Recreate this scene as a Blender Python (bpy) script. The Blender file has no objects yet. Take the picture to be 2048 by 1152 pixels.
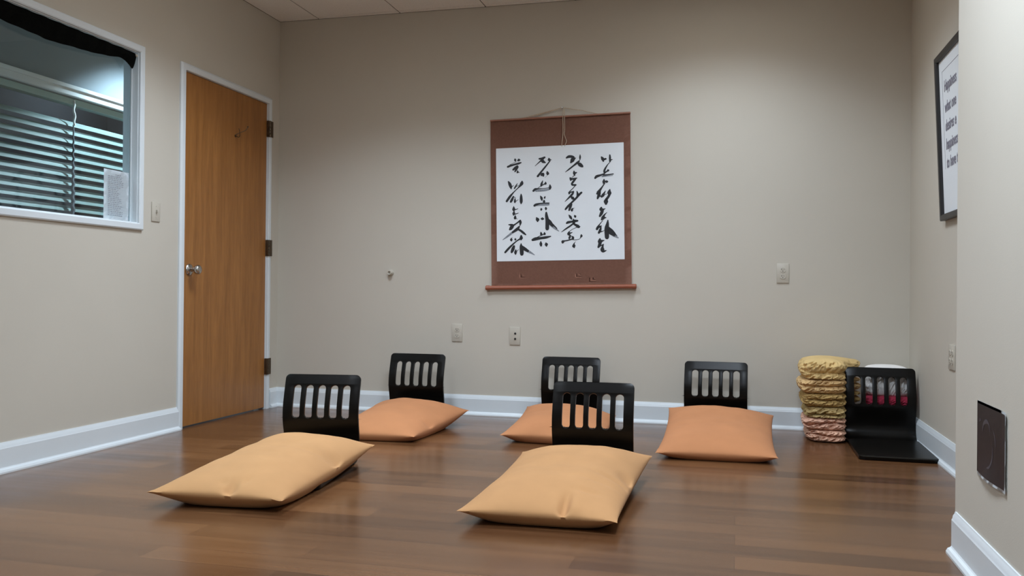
import bpy, bmesh, math, random
from mathutils import Vector, Matrix, noise
random.seed(7)
S = bpy.context.scene
COL = S.collection
PI = math.pi

# ------------------------------------------------------------------ helpers
def srgb(r, g, b):
    f = lambda c: (c / 12.92) if c <= 0.04045 else ((c + 0.055) / 1.055) ** 2.4
    return (f(r / 255), f(g / 255), f(b / 255), 1)

def mat(name, color, rough=0.6, metal=0.0, spec=0.5, noise_scale=None, noise_amt=0.08, bump=0.0, bump_scale=200, coat=0.0, stretch=None):
    m = bpy.data.materials.new(name); m.use_nodes = True
    nt = m.node_tree; b = nt.nodes['Principled BSDF']
    b.inputs['Base Color'].default_value = color
    b.inputs['Roughness'].default_value = rough
    b.inputs['Metallic'].default_value = metal
    b.inputs['Specular IOR Level'].default_value = spec
    b.inputs['Coat Weight'].default_value = coat
    tc = nt.nodes.new('ShaderNodeTexCoord')
    src = tc.outputs['Object']
    if stretch:
        mp = nt.nodes.new('ShaderNodeMapping'); mp.inputs['Scale'].default_value = stretch
        nt.links.new(src, mp.inputs['Vector']); src = mp.outputs['Vector']
    if noise_scale:
        n = nt.nodes.new('ShaderNodeTexNoise'); n.inputs['Scale'].default_value = noise_scale; n.inputs['Detail'].default_value = 6
        nt.links.new(src, n.inputs['Vector'])
        r = nt.nodes.new('ShaderNodeValToRGB')
        d = 1 - noise_amt; u = 1 + noise_amt
        r.color_ramp.elements[0].position = 0.3; r.color_ramp.elements[1].position = 0.7
        r.color_ramp.elements[0].color = (color[0] * d, color[1] * d, color[2] * d, 1)
        r.color_ramp.elements[1].color = (color[0] * u, color[1] * u, color[2] * u, 1)
        nt.links.new(n.outputs['Fac'], r.inputs['Fac']); nt.links.new(r.outputs['Color'], b.inputs['Base Color'])
    if bump:
        n2 = nt.nodes.new('ShaderNodeTexNoise'); n2.inputs['Scale'].default_value = bump_scale; n2.inputs['Detail'].default_value = 3
        nt.links.new(src, n2.inputs['Vector'])
        bp = nt.nodes.new('ShaderNodeBump'); bp.inputs['Strength'].default_value = bump; bp.inputs['Distance'].default_value = 0.004
        nt.links.new(n2.outputs['Fac'], bp.inputs['Height']); nt.links.new(bp.outputs['Normal'], b.inputs['Normal'])
    return m

def link_mesh(name, bm, material, parent=None, smooth=None, loc=None):
    """Turn a bmesh into ONE mesh object. smooth = angle in degrees below which edges shade smooth."""
    bmesh.ops.recalc_face_normals(bm, faces=bm.faces[:])
    if smooth is not None:
        a = math.radians(smooth)
        for f in bm.faces: f.smooth = True
        for e in bm.edges:
            if len(e.link_faces) == 2:
                e.smooth = e.calc_face_angle(0) < a
    me = bpy.data.meshes.new(name); bm.to_mesh(me); bm.free()
    mats = material if isinstance(material, (list, tuple)) else [material]
    for mm in mats: me.materials.append(mm)
    o = bpy.data.objects.new(name, me); COL.objects.link(o)
    if loc: o.location = loc
    if parent: o.parent = parent
    return o

def tag(o, label, cat, group=None):
    o['label'] = label; o['category'] = cat
    if group: o['group'] = group
    return o

def thing(name, label, cat, loc=(0, 0, 0), rotz=0, group=None):
    o = bpy.data.objects.new(name, None); COL.objects.link(o)
    o.empty_display_size = 0.1
    o.location = loc; o.rotation_euler = (0, 0, rotz)
    return tag(o, label, cat, group)

def struct(o, label=None, cat=None):
    o['kind'] = 'structure'
    if label: o['label'] = label
    if cat: o['category'] = cat
    return o

def box(bm, x0, x1, y0, y1, z0, z1, bev=0):
    vs = [bm.verts.new((x, y, z)) for x in (x0, x1) for y in (y0, y1) for z in (z0, z1)]
    fs = []
    for q in ((0, 1, 3, 2), (4, 6, 7, 5), (0, 4, 5, 1), (2, 3, 7, 6), (0, 2, 6, 4), (1, 5, 7, 3)):
        fs.append(bm.faces.new([vs[i] for i in q]))
    if bev:
        es = list({e for f in fs for e in f.edges})
        bmesh.ops.bevel(bm, geom=es, offset=bev, segments=2, profile=0.5, affect='EDGES')

def tube(bm, pts, r, seg=8, caps=True):
    pts = [Vector(p) for p in pts]; rings = []
    for i, p in enumerate(pts):
        t = (pts[min(i + 1, len(pts) - 1)] - pts[max(i - 1, 0)]).normalized()
        a = Vector((0, 0, 1)) if abs(t.z) < 0.9 else Vector((1, 0, 0))
        n = t.cross(a).normalized(); b = t.cross(n)
        rr = r[i] if isinstance(r, (list, tuple)) else r
        rings.append([bm.verts.new(p + n * (rr * math.cos(2 * PI * k / seg)) + b * (rr * math.sin(2 * PI * k / seg))) for k in range(seg)])
    for i in range(len(rings) - 1):
        for k in range(seg):
            bm.faces.new((rings[i][k], rings[i][(k + 1) % seg], rings[i + 1][(k + 1) % seg], rings[i + 1][k]))
    if caps:
        bm.faces.new(rings[0]); bm.faces.new(list(reversed(rings[-1])))

def lathe(bm, prof, M, seg=28):
    """prof = [(r, h)] turned round local Z, placed by matrix M."""
    rings = []
    for r, h in prof:
        if r < 1e-6: rings.append([bm.verts.new(M @ Vector((0, 0, h)))])
        else: rings.append([bm.verts.new(M @ Vector((r * math.cos(2 * PI * k / seg), r * math.sin(2 * PI * k / seg), h))) for k in range(seg)])
    for a, b in zip(rings, rings[1:]):
        for k in range(seg):
            k2 = (k + 1) % seg
            if len(a) == 1 and len(b) == 1: continue
            if len(a) == 1: bm.faces.new((a[0], b[k2], b[k]))
            elif len(b) == 1: bm.faces.new((a[k], a[k2], b[0]))
            else: bm.faces.new((a[k], a[k2], b[k2], b[k]))

def sweep(bm, prof, path, cap=True):
    """prof = [(offset, z)], path = [(point xy, outward dir xy)] (dirs already mitred)."""
    rings = []
    for (px, py), (nx, ny) in path:
        rings.append([bm.verts.new((px + nx * o, py + ny * o, z)) for o, z in prof])
    n = len(prof)
    for a, b in zip(rings, rings[1:]):
        for k in range(n - 1):
            bm.faces.new((a[k], a[k + 1], b[k + 1], b[k]))
    if cap:
        bm.faces.new(rings[0]); bm.faces.new(list(reversed(rings[-1])))

def spline(pts, n=8):
    """Catmull-Rom through tuples of any length."""
    P = [pts[0]] + list(pts) + [pts[-1]]; out = []
    for i in range(1, len(P) - 2):
        p0, p1, p2, p3 = P[i - 1], P[i], P[i + 1], P[i + 2]
        for k in range(n):
            t = k / n
            out.append(tuple(0.5 * (2 * b + (c - a) * t + (2 * a - 5 * b + 4 * c - d) * t * t + (3 * b - a - 3 * c + d) * t ** 3) for a, b, c, d in zip(p0, p1, p2, p3)))
    out.append(tuple(pts[-1])); return out

# ------------------------------------------------------------------ the room (metres; camera above the origin, +y towards the back wall)
XL, XR, D, H = -3.042, 0.959, 5.425, 2.626
YB = -1.6                     # wall behind the camera
PX, PY = 0.664, 2.992         # closet wall on the right: its left face and its far end

# ------------------------------------------------------------------ materials
M_wall = mat('wall_paint', srgb(196, 190, 178), 0.75, spec=0.3, noise_scale=3, noise_amt=0.012, bump=0.06, bump_scale=260)
M_trim = mat('white_trim_paint', srgb(216, 223, 227), 0.35, noise_scale=6, noise_amt=0.015)
M_ceil = mat('ceiling_tile', srgb(234, 232, 228), 0.9, noise_scale=120, noise_amt=0.05, bump=0.2, bump_scale=300)
M_grid = mat('ceiling_joint', srgb(70, 62, 50), 0.8, noise_scale=20, noise_amt=0.05)
M_black = mat('black_lacquer', srgb(13, 11, 9), 0.30, spec=0.2, noise_scale=14, noise_amt=0.25, stretch=(1, 6, 6))
M_steel = mat('satin_steel', srgb(190, 188, 185), 0.22, metal=1.0, noise_scale=30, noise_amt=0.03)
M_hinge = mat('aged_bronze_hinge', srgb(92, 78, 62), 0.4, metal=0.8, noise_scale=40, noise_amt=0.15)
M_plate = mat('ivory_plastic', srgb(190, 184, 171), 0.4, noise_scale=20, noise_amt=0.01)
M_slot = mat('dark_slot', srgb(30, 28, 26), 0.7, noise_scale=40, noise_amt=0.1)
M_cloth = mat('black_cloth', srgb(16, 17, 15), 0.95, spec=0.1, noise_scale=60, noise_amt=0.2, bump=0.2, bump_scale=400)
M_paper = mat('white_paper', srgb(224, 229, 233), 0.8, spec=0.2, noise_scale=9, noise_amt=0.012)
M_scroll = mat('russet_silk', srgb(158, 114, 96), 0.75, spec=0.2, noise_scale=90, noise_amt=0.07, bump=0.15, bump_scale=500)
M_roller = mat('red_brown_wood', srgb(150, 86, 62), 0.45, noise_scale=12, noise_amt=0.12, stretch=(2, 20, 20))
M_ink = mat('brush_ink', srgb(27, 29, 33), 0.6, noise_scale=60, noise_amt=0.25)
M_dry = mat('dry_brush_ink', srgb(132, 138, 146), 0.8, noise_scale=160, noise_amt=0.35, stretch=(1, 1, 1))
M_cord = mat('cotton_cord', srgb(190, 172, 150), 0.9, noise_scale=200, noise_amt=0.15)
M_frame = mat('black_frame', srgb(34, 32, 33), 0.4, noise_scale=30, noise_amt=0.1)
M_faint = mat('faint_type', srgb(146, 148, 158), 0.8, noise_scale=100, noise_amt=0.1)
M_type = mat('grey_lettering', srgb(126, 124, 136), 0.8, noise_scale=100, noise_amt=0.1)
M_print = mat('dark_photo_print', srgb(36, 29, 32), 0.5, spec=0.25, noise_scale=9, noise_amt=0.35)
M_wisp = mat('pale_wisp_print', srgb(66, 60, 66), 0.6, noise_scale=40, noise_amt=0.2)
M_office = mat('dark_office_wall', srgb(70, 72, 76), 0.8, noise_scale=5, noise_amt=0.05)
M_hall = mat('grey_hall_paint', srgb(132, 142, 150), 0.8, noise_scale=4, noise_amt=0.02)
M_slat = mat('pale_blind_slat', srgb(160, 184, 182), 0.5, noise_scale=8, noise_amt=0.03)
M_gcord = mat('grey_blind_tape', srgb(96, 104, 112), 0.8, noise_scale=60, noise_amt=0.1)

def wood_door():
    m = bpy.data.materials.new('oak_veneer'); m.use_nodes = True
    nt = m.node_tree; b = nt.nodes['Principled BSDF']; b.inputs['Roughness'].default_value = 0.38
    tc = nt.nodes.new('ShaderNodeTexCoord'); mp = nt.nodes.new('ShaderNodeMapping'); mp.inputs['Scale'].default_value = (1, 1, 0.07)
    n = nt.nodes.new('ShaderNodeTexNoise'); n.inputs['Scale'].default_value = 26; n.inputs['Detail'].default_value = 8; n.inputs['Distortion'].default_value = 0.6
    n3 = nt.nodes.new('ShaderNodeTexNoise'); n3.inputs['Scale'].default_value = 160; n3.inputs['Detail'].default_value = 3
    mx = nt.nodes.new('ShaderNodeMixRGB'); mx.inputs['Fac'].default_value = 0.35
    r = nt.nodes.new('ShaderNodeValToRGB'); e = r.color_ramp.elements
    e[0].position = 0.3; e[1].position = 0.72
    e[0].color = srgb(132, 84, 38); e[1].color = srgb(168, 114, 58)
    L = nt.links.new
    L(tc.outputs['Object'], mp.inputs['Vector']); L(mp.outputs['Vector'], n.inputs['Vector']); L(mp.outputs['Vector'], n3.inputs['Vector'])
    L(n.outputs['Fac'], mx.inputs['Color1']); L(n3.outputs['Fac'], mx.inputs['Color2']); L(mx.outputs['Color'], r.inputs['Fac']); L(r.outputs['Color'], b.inputs['Base Color'])
    return m
M_door = wood_door()

def wood_floor():
    m = bpy.data.materials.new('brown_plank_floor'); m.use_nodes = True
    nt = m.node_tree; b = nt.nodes['Principled BSDF']; L = nt.links.new
    tc = nt.nodes.new('ShaderNodeTexCoord')
    br = nt.nodes.new('ShaderNodeTexBrick'); br.offset = 0.37; br.squash = 1
    br.inputs['Scale'].default_value = 1.0; br.inputs['Brick Width'].default_value = 1.25; br.inputs['Row Height'].default_value = 0.125
    br.inputs['Mortar Size'].default_value = 0.0012; br.inputs['Mortar Smooth'].default_value = 0.3; br.inputs['Bias'].default_value = 0.0
    br.inputs['Color1'].default_value = (0.25, 0.25, 0.25, 1); br.inputs['Color2'].default_value = (0.75, 0.75, 0.75, 1); br.inputs['Mortar'].default_value = (0.05, 0.05, 0.05, 1)
    L(tc.outputs['Object'], br.inputs['Vector'])
    mp = nt.nodes.new('ShaderNodeMapping'); mp.inputs['Scale'].default_value = (0.55, 9, 1)
    n = nt.nodes.new('ShaderNodeTexNoise'); n.inputs['Scale'].default_value = 2.0; n.inputs['Detail'].default_value = 7; n.inputs['Roughness'].default_value = 0.56
    L(tc.outputs['Object'], mp.inputs['Vector']); L(mp.outputs['Vector'], n.inputs['Vector'])
    mx = nt.nodes.new('ShaderNodeMixRGB'); mx.inputs['Fac'].default_value = 0.42
    L(br.outputs['Color'], mx.inputs['Color1']); L(n.outputs['Fac'], mx.inputs['Color2'])
    r = nt.nodes.new('ShaderNodeValToRGB'); e = r.color_ramp.elements
    e[0].position = 0.22; e[1].position = 0.74
    e[0].color = FLOOR_A; e[1].color = FLOOR_B
    L(mx.outputs['Color'], r.inputs['Fac']); L(r.outputs['Color'], b.inputs['Base Color'])
    rr = nt.nodes.new('ShaderNodeMapRange'); rr.inputs['To Min'].default_value = 0.15; rr.inputs['To Max'].default_value = 0.30
    L(n.outputs['Fac'], rr.inputs['Value']); L(rr.outputs['Result'], b.inputs['Roughness'])
    b.inputs['Specular IOR Level'].default_value = 0.55
    bp = nt.nodes.new('ShaderNodeBump'); bp.inputs['Strength'].default_value = 0.06; bp.inputs['Distance'].default_value = 0.002
    L(mx.outputs['Color'], bp.inputs['Height']); L(bp.outputs['Normal'], b.inputs['Normal'])
    return m
FLOOR_A = srgb(66, 40, 23); FLOOR_B = srgb(120, 82, 52)
M_floor = wood_floor()

def glass():
    m = bpy.data.materials.new('window_glass'); m.use_nodes = True
    nt = m.node_tree; nt.nodes.remove(nt.nodes['Principled BSDF']); out = nt.nodes['Material Output']
    t = nt.nodes.new('ShaderNodeBsdfTransparent'); t.inputs['Color'].default_value = (0.86, 0.93, 0.95, 1)
    g = nt.nodes.new('ShaderNodeBsdfGlossy'); g.inputs['Roughness'].default_value = 0.02; g.inputs['Color'].default_value = (1, 1, 1, 1)
    fr = nt.nodes.new('ShaderNodeFresnel'); fr.inputs['IOR'].default_value = 1.5
    ge = nt.nodes.new('ShaderNodeNewGeometry'); mr = nt.nodes.new('ShaderNodeMapRange')      # same reflectance on both faces of the pane
    mr.inputs['To Min'].default_value = 1.5; mr.inputs['To Max'].default_value = 1 / 1.5
    nt.links.new(ge.outputs['Backfacing'], mr.inputs['Value']); nt.links.new(mr.outputs['Result'], fr.inputs['IOR'])
    mx = nt.nodes.new('ShaderNodeMixShader')
    nt.links.new(fr.outputs['Fac'], mx.inputs['Fac']); nt.links.new(t.outputs[0], mx.inputs[1]); nt.links.new(g.outputs[0], mx.inputs[2]); nt.links.new(mx.outputs[0], out.inputs['Surface'])
    return m
M_glass = glass()

def emit(name, color, strength):
    m = bpy.data.materials.new(name); m.use_nodes = True
    b = m.node_tree.nodes['Principled BSDF']
    b.inputs['Base Color'].default_value = (0.8, 0.8, 0.8, 1); b.inputs['Emission Color'].default_value = color; b.inputs['Emission Strength'].default_value = strength
    return m

def fabric(name, color, amt=0.05, sheen=0.04, scale=7):
    m = mat(name, color, 0.9, spec=0.15, noise_scale=scale, noise_amt=amt, bump=0.12, bump_scale=700)
    b = m.node_tree.nodes['Principled BSDF']; b.inputs['Sheen Weight'].default_value = sheen; b.inputs['Sheen Roughness'].default_value = 0.5
    return m
M_cush_gold = fabric('golden_cotton', srgb(184, 139, 95))
M_cush_orange = fabric('orange_cotton', srgb(184, 126, 86))
M_bl_gold = fabric('gold_plush', srgb(210, 180, 124), 0.1, 0.05)
M_bl_tan = fabric('tan_plush', srgb(206, 172, 122), 0.1, 0.05)
M_bl_olive = fabric('olive_gold_plush', srgb(176, 146, 92), 0.1, 0.05)
M_bl_olive2 = fabric('pale_olive_plush', srgb(184, 160, 110), 0.1, 0.05)
M_bl_peach = fabric('peach_plush', srgb(222, 178, 152), 0.08, 0.05)
M_bl_peach2 = fabric('rose_tan_plush', srgb(218, 172, 148), 0.08, 0.05)
M_bl_white = fabric('white_fleece', srgb(238, 235, 232), 0.05, 0.15)
M_bl_red = fabric('crimson_fleece', srgb(190, 60, 86), 0.15, 0.15)
M_bl_dark = fabric('dark_fleece', srgb(44, 30, 32), 0.15, 0.1)
M_bl_cream = fabric('cream_fleece', srgb(206, 198, 182), 0.06, 0.15)

# ------------------------------------------------------------------ setting
WT = 0.078                              # left wall thickness at the window
WY0, WY1, WZ0, WZ1 = 2.35, 3.966, 1.136, 2.030    # window opening
DY0, DY1, DZ = 4.357, 5.270, 2.040      # door opening
bm = bmesh.new(); box(bm, XL - 2.2, 1.2, YB - 0.1, 6.3, -0.1, 0.0)
struct(link_mesh('floor', bm, M_floor))

bm = bmesh.new()                        # left wall with its window and door openings
x0, x1 = XL - WT, XL
for y0, y1, z0, z1 in ((YB, WY0, 0, H), (WY0, WY1, 0, WZ0), (WY0, WY1, WZ1, H), (WY1, DY0, 0, H), (DY0, DY1, DZ, H), (DY1, D, 0, H)):
    box(bm, x0, x1, y0, y1, z0, z1)
struct(link_mesh('wall_left', bm, M_wall))


bm = bmesh.new(); box(bm, XL - WT, XR + 0.1, D, D + 0.1, 0, H)
struct(link_mesh('wall_back', bm, M_wall))
bm = bmesh.new(); box(bm, XR, XR + 0.1, PY, D, 0, H)
struct(link_mesh('wall_right', bm, M_wall))
bm = bmesh.new(); box(bm, PX, PX + 0.12, YB, PY, 0, H); box(bm, PX + 0.12, XR + 0.1, PY - 0.12, PY, 0, H)
struct(link_mesh('wall_closet', bm, M_wall))
bm = bmesh.new(); box(bm, XL - WT, PX + 0.12, YB - 0.1, YB, 0, H)
struct(link_mesh('wall_front', bm, M_wall))

# ceiling: lay-in tiles with fine joints
bm = bmesh.new()
TX0, TS = XL + 0.2905, 0.5861
xs = [XL] + [TX0 + TS * k for k in range(7)]; xs = [x for x in xs if x < XR] + [XR]
ys = [D, D - 0.045] + [D - 0.045 - 2 * TS * k for k in range(1, 7)]; ys = [y for y in ys if y > YB] + [YB]
LIGHTS = [(-0.112, 4.54), (-1.872, 3.915), (-0.112, 1.97), (-1.872, 0.95)]       # centres of the recessed lights
J = 0.0035
def in_light(xa, xb, ya, yb):
    return [l for l in LIGHTS if xa < l[0] < xb and ya < l[1] < yb]
for a, b in zip(xs, xs[1:]):
    for c, d in zip(ys, ys[1:]):
        hit = in_light(a, b, d, c)
        segs = [(d, c)]
        if hit:
            ly = hit[0][1]; segs = [(d, ly - TS / 2), (ly + TS / 2, c)]
        for s0, s1 in segs:
            if s1 - s0 > 0.02 and b - a > 0.02:
                box(bm, a + J, b - J, s0 + J, s1 - J, H, H + 0.018, 0.002)
struct(link_mesh('ceiling', bm, M_ceil))
bm = bmesh.new()
# suspension bars just above the tile faces close the joints
for x in xs[1:-1]: box(bm, x - 0.006, x + 0.006, YB, D, H + 0.004, H + 0.03)
for y in ys[1:-1]: box(bm, XL, XR, y - 0.006, y + 0.006, H + 0.0045, H + 0.0305)
box(bm, XL - 0.0, XL + 0.006, YB, D, H + 0.004, H + 0.03); box(bm, XR - 0.006, XR, PY, D, H + 0.004, H + 0.03)
box(bm, XL, XR, D - 0.006, D, H + 0.0042, H + 0.0302)
struct(link_mesh('trim_1', bm, M_grid), 'dark joint bars between the ceiling tiles', 'ceiling grid')
bm = bmesh.new(); box(bm, XL - 2.2, 1.2, YB - 0.1, 6.3, H + 0.16, H + 0.2)
struct(link_mesh('ceiling_slab', bm, M_grid))

# baseboards
BP = [(0, 0), (0.030, 0), (0.030, 0.007), (0.025, 0.016), (0.017, 0.020), (0.0145, 0.024), (0.0145, 0.104), (0.0115, 0.110), (0.0105, 0.117), (0.006, 0.124), (0.0045, 0.1295), (0, 0.1295)]
bm = bmesh.new()
sweep(bm, BP, [((XL, YB), (1, 0)), ((XL, DY0 - 0.036), (1, 0))])
sweep(bm, BP, [((XL, DY1 + 0.05), (1, 0)), ((XL, D), (1, -1))])
struct(link_mesh('baseboard_left', bm, M_trim, smooth=25))
bm = bmesh.new(); sweep(bm, BP, [((XL, D), (1, -1)), ((XR, D), (-1, -1))])
struct(link_mesh('baseboard_back', bm, M_trim, smooth=25))
bm = bmesh.new(); sweep(bm, BP, [((XR, D), (-1, -1)), ((XR, PY), (-1, 1))])
struct(link_mesh('baseboard_right', bm, M_trim, smooth=25))
bm = bmesh.new(); sweep(bm, BP, [((PX, YB), (-1, 0)), ((PX, PY - 0.018), (-1, 0))])
struct(link_mesh('baseboard_closet', bm, M_trim, smooth=25))

# ------------------------------------------------------------------ door 1: oak slab in a white casing on the left wall
dr = bpy.data.objects.new('door_1', None); COL.objects.link(dr); dr.location = (XL, (DY0 + DY1) / 2, 0)
struct(dr, 'closed oak veneer door with a round steel knob in the left wall', 'door')
def door_part(name, bm, m, smooth=None, parent=None):
    bmesh.ops.translate(bm, vec=(-XL, -(DY0 + DY1) / 2, 0), verts=bm.verts[:])
    o = link_mesh(name, bm, m, parent or dr, smooth); return o
bm = bmesh.new(); box(bm, XL - 0.044, XL - 0.002, DY0 + 0.004, DY1 - 0.004, 0.010, 2.032, 0.0015)
door_part('slab', bm, M_door)
bm = bmesh.new()                        # casing: mitred flat trim with an eased edge, plus jambs
def casing(bm, y0, y1, z1, w, t):
    prof = [(0, 0), (0, t), (0.006, t + 0.003), (w - 0.012, t + 0.003), (w - 0.004, t - 0.001), (w, t - 0.005), (w, 0)]   # (outward, proud of wall)
    rings = []
    for (y, z, sy, sz) in ((y0, 0, -1, 0), (y0, z1, -1, 1), (y1, z1, 1, 1), (y1, 0, 1, 0)):
        rings.append([bm.verts.new((XL + p, y + sy * o, z + sz * o)) for o, p in prof])
    n = len(prof)
    for a, b in zip(rings, rings[1:]):
        for k in range(n): bm.faces.new((a[k], a[(k + 1) % n], b[(k + 1) % n], b[k]))
    bm.faces.new(rings[0]); bm.faces.new(list(reversed(rings[-1])))
casing(bm, DY0 - 0.001, DY1 + 0.001, DZ - 0.005, 0.040, 0.014)
for a, b in ((DY0, DY0 + 0.0025), (DY1 - 0.0025, DY1)): box(bm, XL - WT, XL + 0.002, a, b, 0, DZ - 0.003)
box(bm, XL - WT, XL + 0.002, DY0, DY1, DZ - 0.006, DZ - 0.001)
door_part('door_casing', bm, M_trim, 25)
for k, z in enumerate((0.283, 1.072, 1.866)):          # three butt hinges with exposed knuckles
    bm = bmesh.new()
    hy = DY1 + 0.004
    for j in range(5):
        lathe(bm, [(0, 0), (0.0075, 0), (0.0085, 0.001), (0.0085, 0.0195), (0.0075, 0.0205), (0, 0.0205)], Matrix.Translation((XL + 0.018, hy, z - 0.0545 + j * 0.0218)), 14)
    box(bm, XL + 0.0005, XL + 0.0185, hy - 0.012, hy - 0.0065, z - 0.0535, z + 0.0535, 0.0008)
    box(bm, XL + 0.0175, XL + 0.0205, hy + 0.004, hy + 0.040, z - 0.0535, z + 0.0535, 0.0008)
    h = door_part('hinge', bm, M_hinge, 30); 
    if k: pass
KZ, KY = 0.905, 4.424                   # knob
bm = bmesh.new()
RX = Matrix.Translation((XL - 0.002, KY, KZ)) @ Matrix.Rotation(PI / 2, 4, 'Y')
lathe(bm, [(0, 0), (0.033, 0), (0.034, 0.003), (0.031, 0.008), (0.022, 0.013), (0.013, 0.016), (0.0115, 0.024), (0.0115, 0.034), (0.016, 0.039), (0.0245, 0.046), (0.0275, 0.056), (0.0265, 0.065), (0.020, 0.072), (0.010, 0.0745), (0, 0.075)], RX, 36)
kn = door_part('door_knob', bm, M_steel, 40)
bm = bmesh.new()
lathe(bm, [(0, 0.0745), (0.0055, 0.0755), (0.005, 0.078), (0, 0.078)], RX, 16)
door_part('lock_button', bm, M_steel, 40, kn)
bm = bmesh.new(); box(bm, XL - 0.004, XL + 0.0015, DY0 - 0.001, DY0 + 0.007, KZ - 0.055, KZ + 0.055, 0.0005)
door_part('latch_plate', bm, M_hinge)
# wire coat hook screwed to the upper part of the door
bm = bmesh.new(); hy, hz = 4.90, 1.765
lathe(bm, [(0, 0), (0.008, 0), (0.008, 0.003), (0, 0.004)], Matrix.Translation((XL - 0.002, hy - 0.012, hz - 0.012)) @ Matrix.Rotation(PI / 2, 4, 'Y'), 14)
tube(bm, spline([(XL + 0.001, hy - 0.012, hz - 0.012), (XL + 0.02, hy - 0.01, hz - 0.02), (XL + 0.035, hy - 0.02, hz - 0.012), (XL + 0.04, hy - 0.032, hz + 0.012), (XL + 0.034, hy - 0.03, hz + 0.03)], 6), 0.0022)
tube(bm, spline([(XL + 0.001, hy - 0.012, hz - 0.004), (XL + 0.02, hy + 0.004, hz + 0.01), (XL + 0.045, hy + 0.028, hz + 0.028), (XL + 0.055, hy + 0.038, hz + 0.05)], 6), 0.0022)
lathe(bm, [(0, -0.005), (0.0045, -0.003), (0.0055, 0), (0.0045, 0.003), (0, 0.005)], Matrix.Translation((XL + 0.055, hy + 0.038, hz + 0.052)), 12)
door_part('coat_hook', bm, M_hinge, 50)

# ------------------------------------------------------------------ window 1 in the left wall
wn = bpy.data.objects.new('window_1', None); COL.objects.link(wn); wn.location = (XL, 3.15, 1.55)
struct(wn, 'interior window with a white frame in the left wall', 'window')
WO = Vector((-XL, -3.15, -1.55))
def win_part(name, bm, m, smooth=None):
    bmesh.ops.translate(bm, vec=WO, verts=bm.verts[:]); return link_mesh(name, bm, m, wn, smooth)
bm = bmesh.new()
prof = [(0, 0), (0, 0.012), (0.005, 0.016), (0.030, 0.016), (0.036, 0.012), (0.036, 0)]
rings = []
for (y, z, sy, sz) in ((WY0, WZ0, -1, -1), (WY0, WZ1, -1, 1), (WY1, WZ1, 1, 1), (WY1, WZ0, 1, -1)):
    rings.append([bm.verts.new((XL + p, y + sy * o, z + sz * o)) for o, p in prof])
for i in range(4):
    a, b = rings[i], rings[(i + 1) % 4]
    for k in range(6): bm.faces.new((a[k], a[(k + 1) % 6], b[(k + 1) % 6], b[k]))
win_part('window_frame', bm, M_trim, 25)
bm = bmesh.new()                        # jamb lining with the glazing stop
def lining(bm, xa, xb, t):
    box(bm, xa, xb, WY0, WY0 + t, WZ0, WZ1); box(bm, xa, xb, WY1 - t, WY1, WZ0, WZ1)
    box(bm, xa, xb, WY0 + t, WY1 - t, WZ0, WZ0 + t); box(bm, xa, xb, WY0 + t, WY1 - t, WZ1 - t, WZ1)
lining(bm, XL - 0.088, XL + 0.001, 0.004)
lining(bm, XL - 0.040, XL - 0.034, 0.009); lining(bm, XL - 0.052, XL - 0.046, 0.009)
win_part('jamb_lining', bm, M_trim)
bm = bmesh.new(); box(bm, XL - 0.046, XL - 0.040, WY0 + 0.003, WY1 - 0.003, WZ0 + 0.003, WZ1 - 0.003)
win_part('pane', bm, M_glass)

# black cloth gathered along the top of the window, its corner hanging down
edge = [(2.36, 1.955), (2.75, 1.935), (3.083, 1.938), (3.22, 1.930), (3.366, 1.926), (3.588, 1.940), (3.745, 1.955), (3.84, 1.972), (3.875, 1.966), (3.90, 1.950), (3.925, 1.935), (3.945, 1.962), (3.956, 1.995)]
E2 = spline(edge, 8)
bm = bmesh.new(); rows = []
for (y, z) in E2:
    top = 2.024 if y < 3.90 else 2.024 - (y - 3.90) * 0.10
    yt = min(y, 3.945); row = []
    for k in range(9):
        t = k / 8
        zz = top + (z - top) * t
        xx = XL - 0.010 + 0.010 * math.sin(PI * t) + 0.004 * math.sin(26 * y + 5 * t) * t + 0.003 * math.sin(61 * y + 2 * t)
        row.append(bm.verts.new((xx, yt + (y - yt) * t, zz)))
    rows.append(row)
fs = [bm.faces.new((a[k], a[k + 1], b[k + 1], b[k])) for a, b in zip(rows, rows[1:]) for k in range(8)]
bmesh.ops.solidify(bm, geom=fs, thickness=0.004)
tag(link_mesh('cloth_drape', bm, M_cloth, smooth=60), 'black cloth bunched along the top of the window, one corner hanging', 'cloth')
bm = bmesh.new(); lathe(bm, [(0, 0), (0.006, 0), (0.007, 0.004), (0.005, 0.008), (0, 0.009)], Matrix.Translation((XL - 0.004, 3.949, 2.008)) @ Matrix.Rotation(PI / 2, 4, 'Y'), 14)
tag(link_mesh('push_pin', bm, M_plate, smooth=40), 'small grey pin holding the black cloth in the window corner', 'pin')

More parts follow.
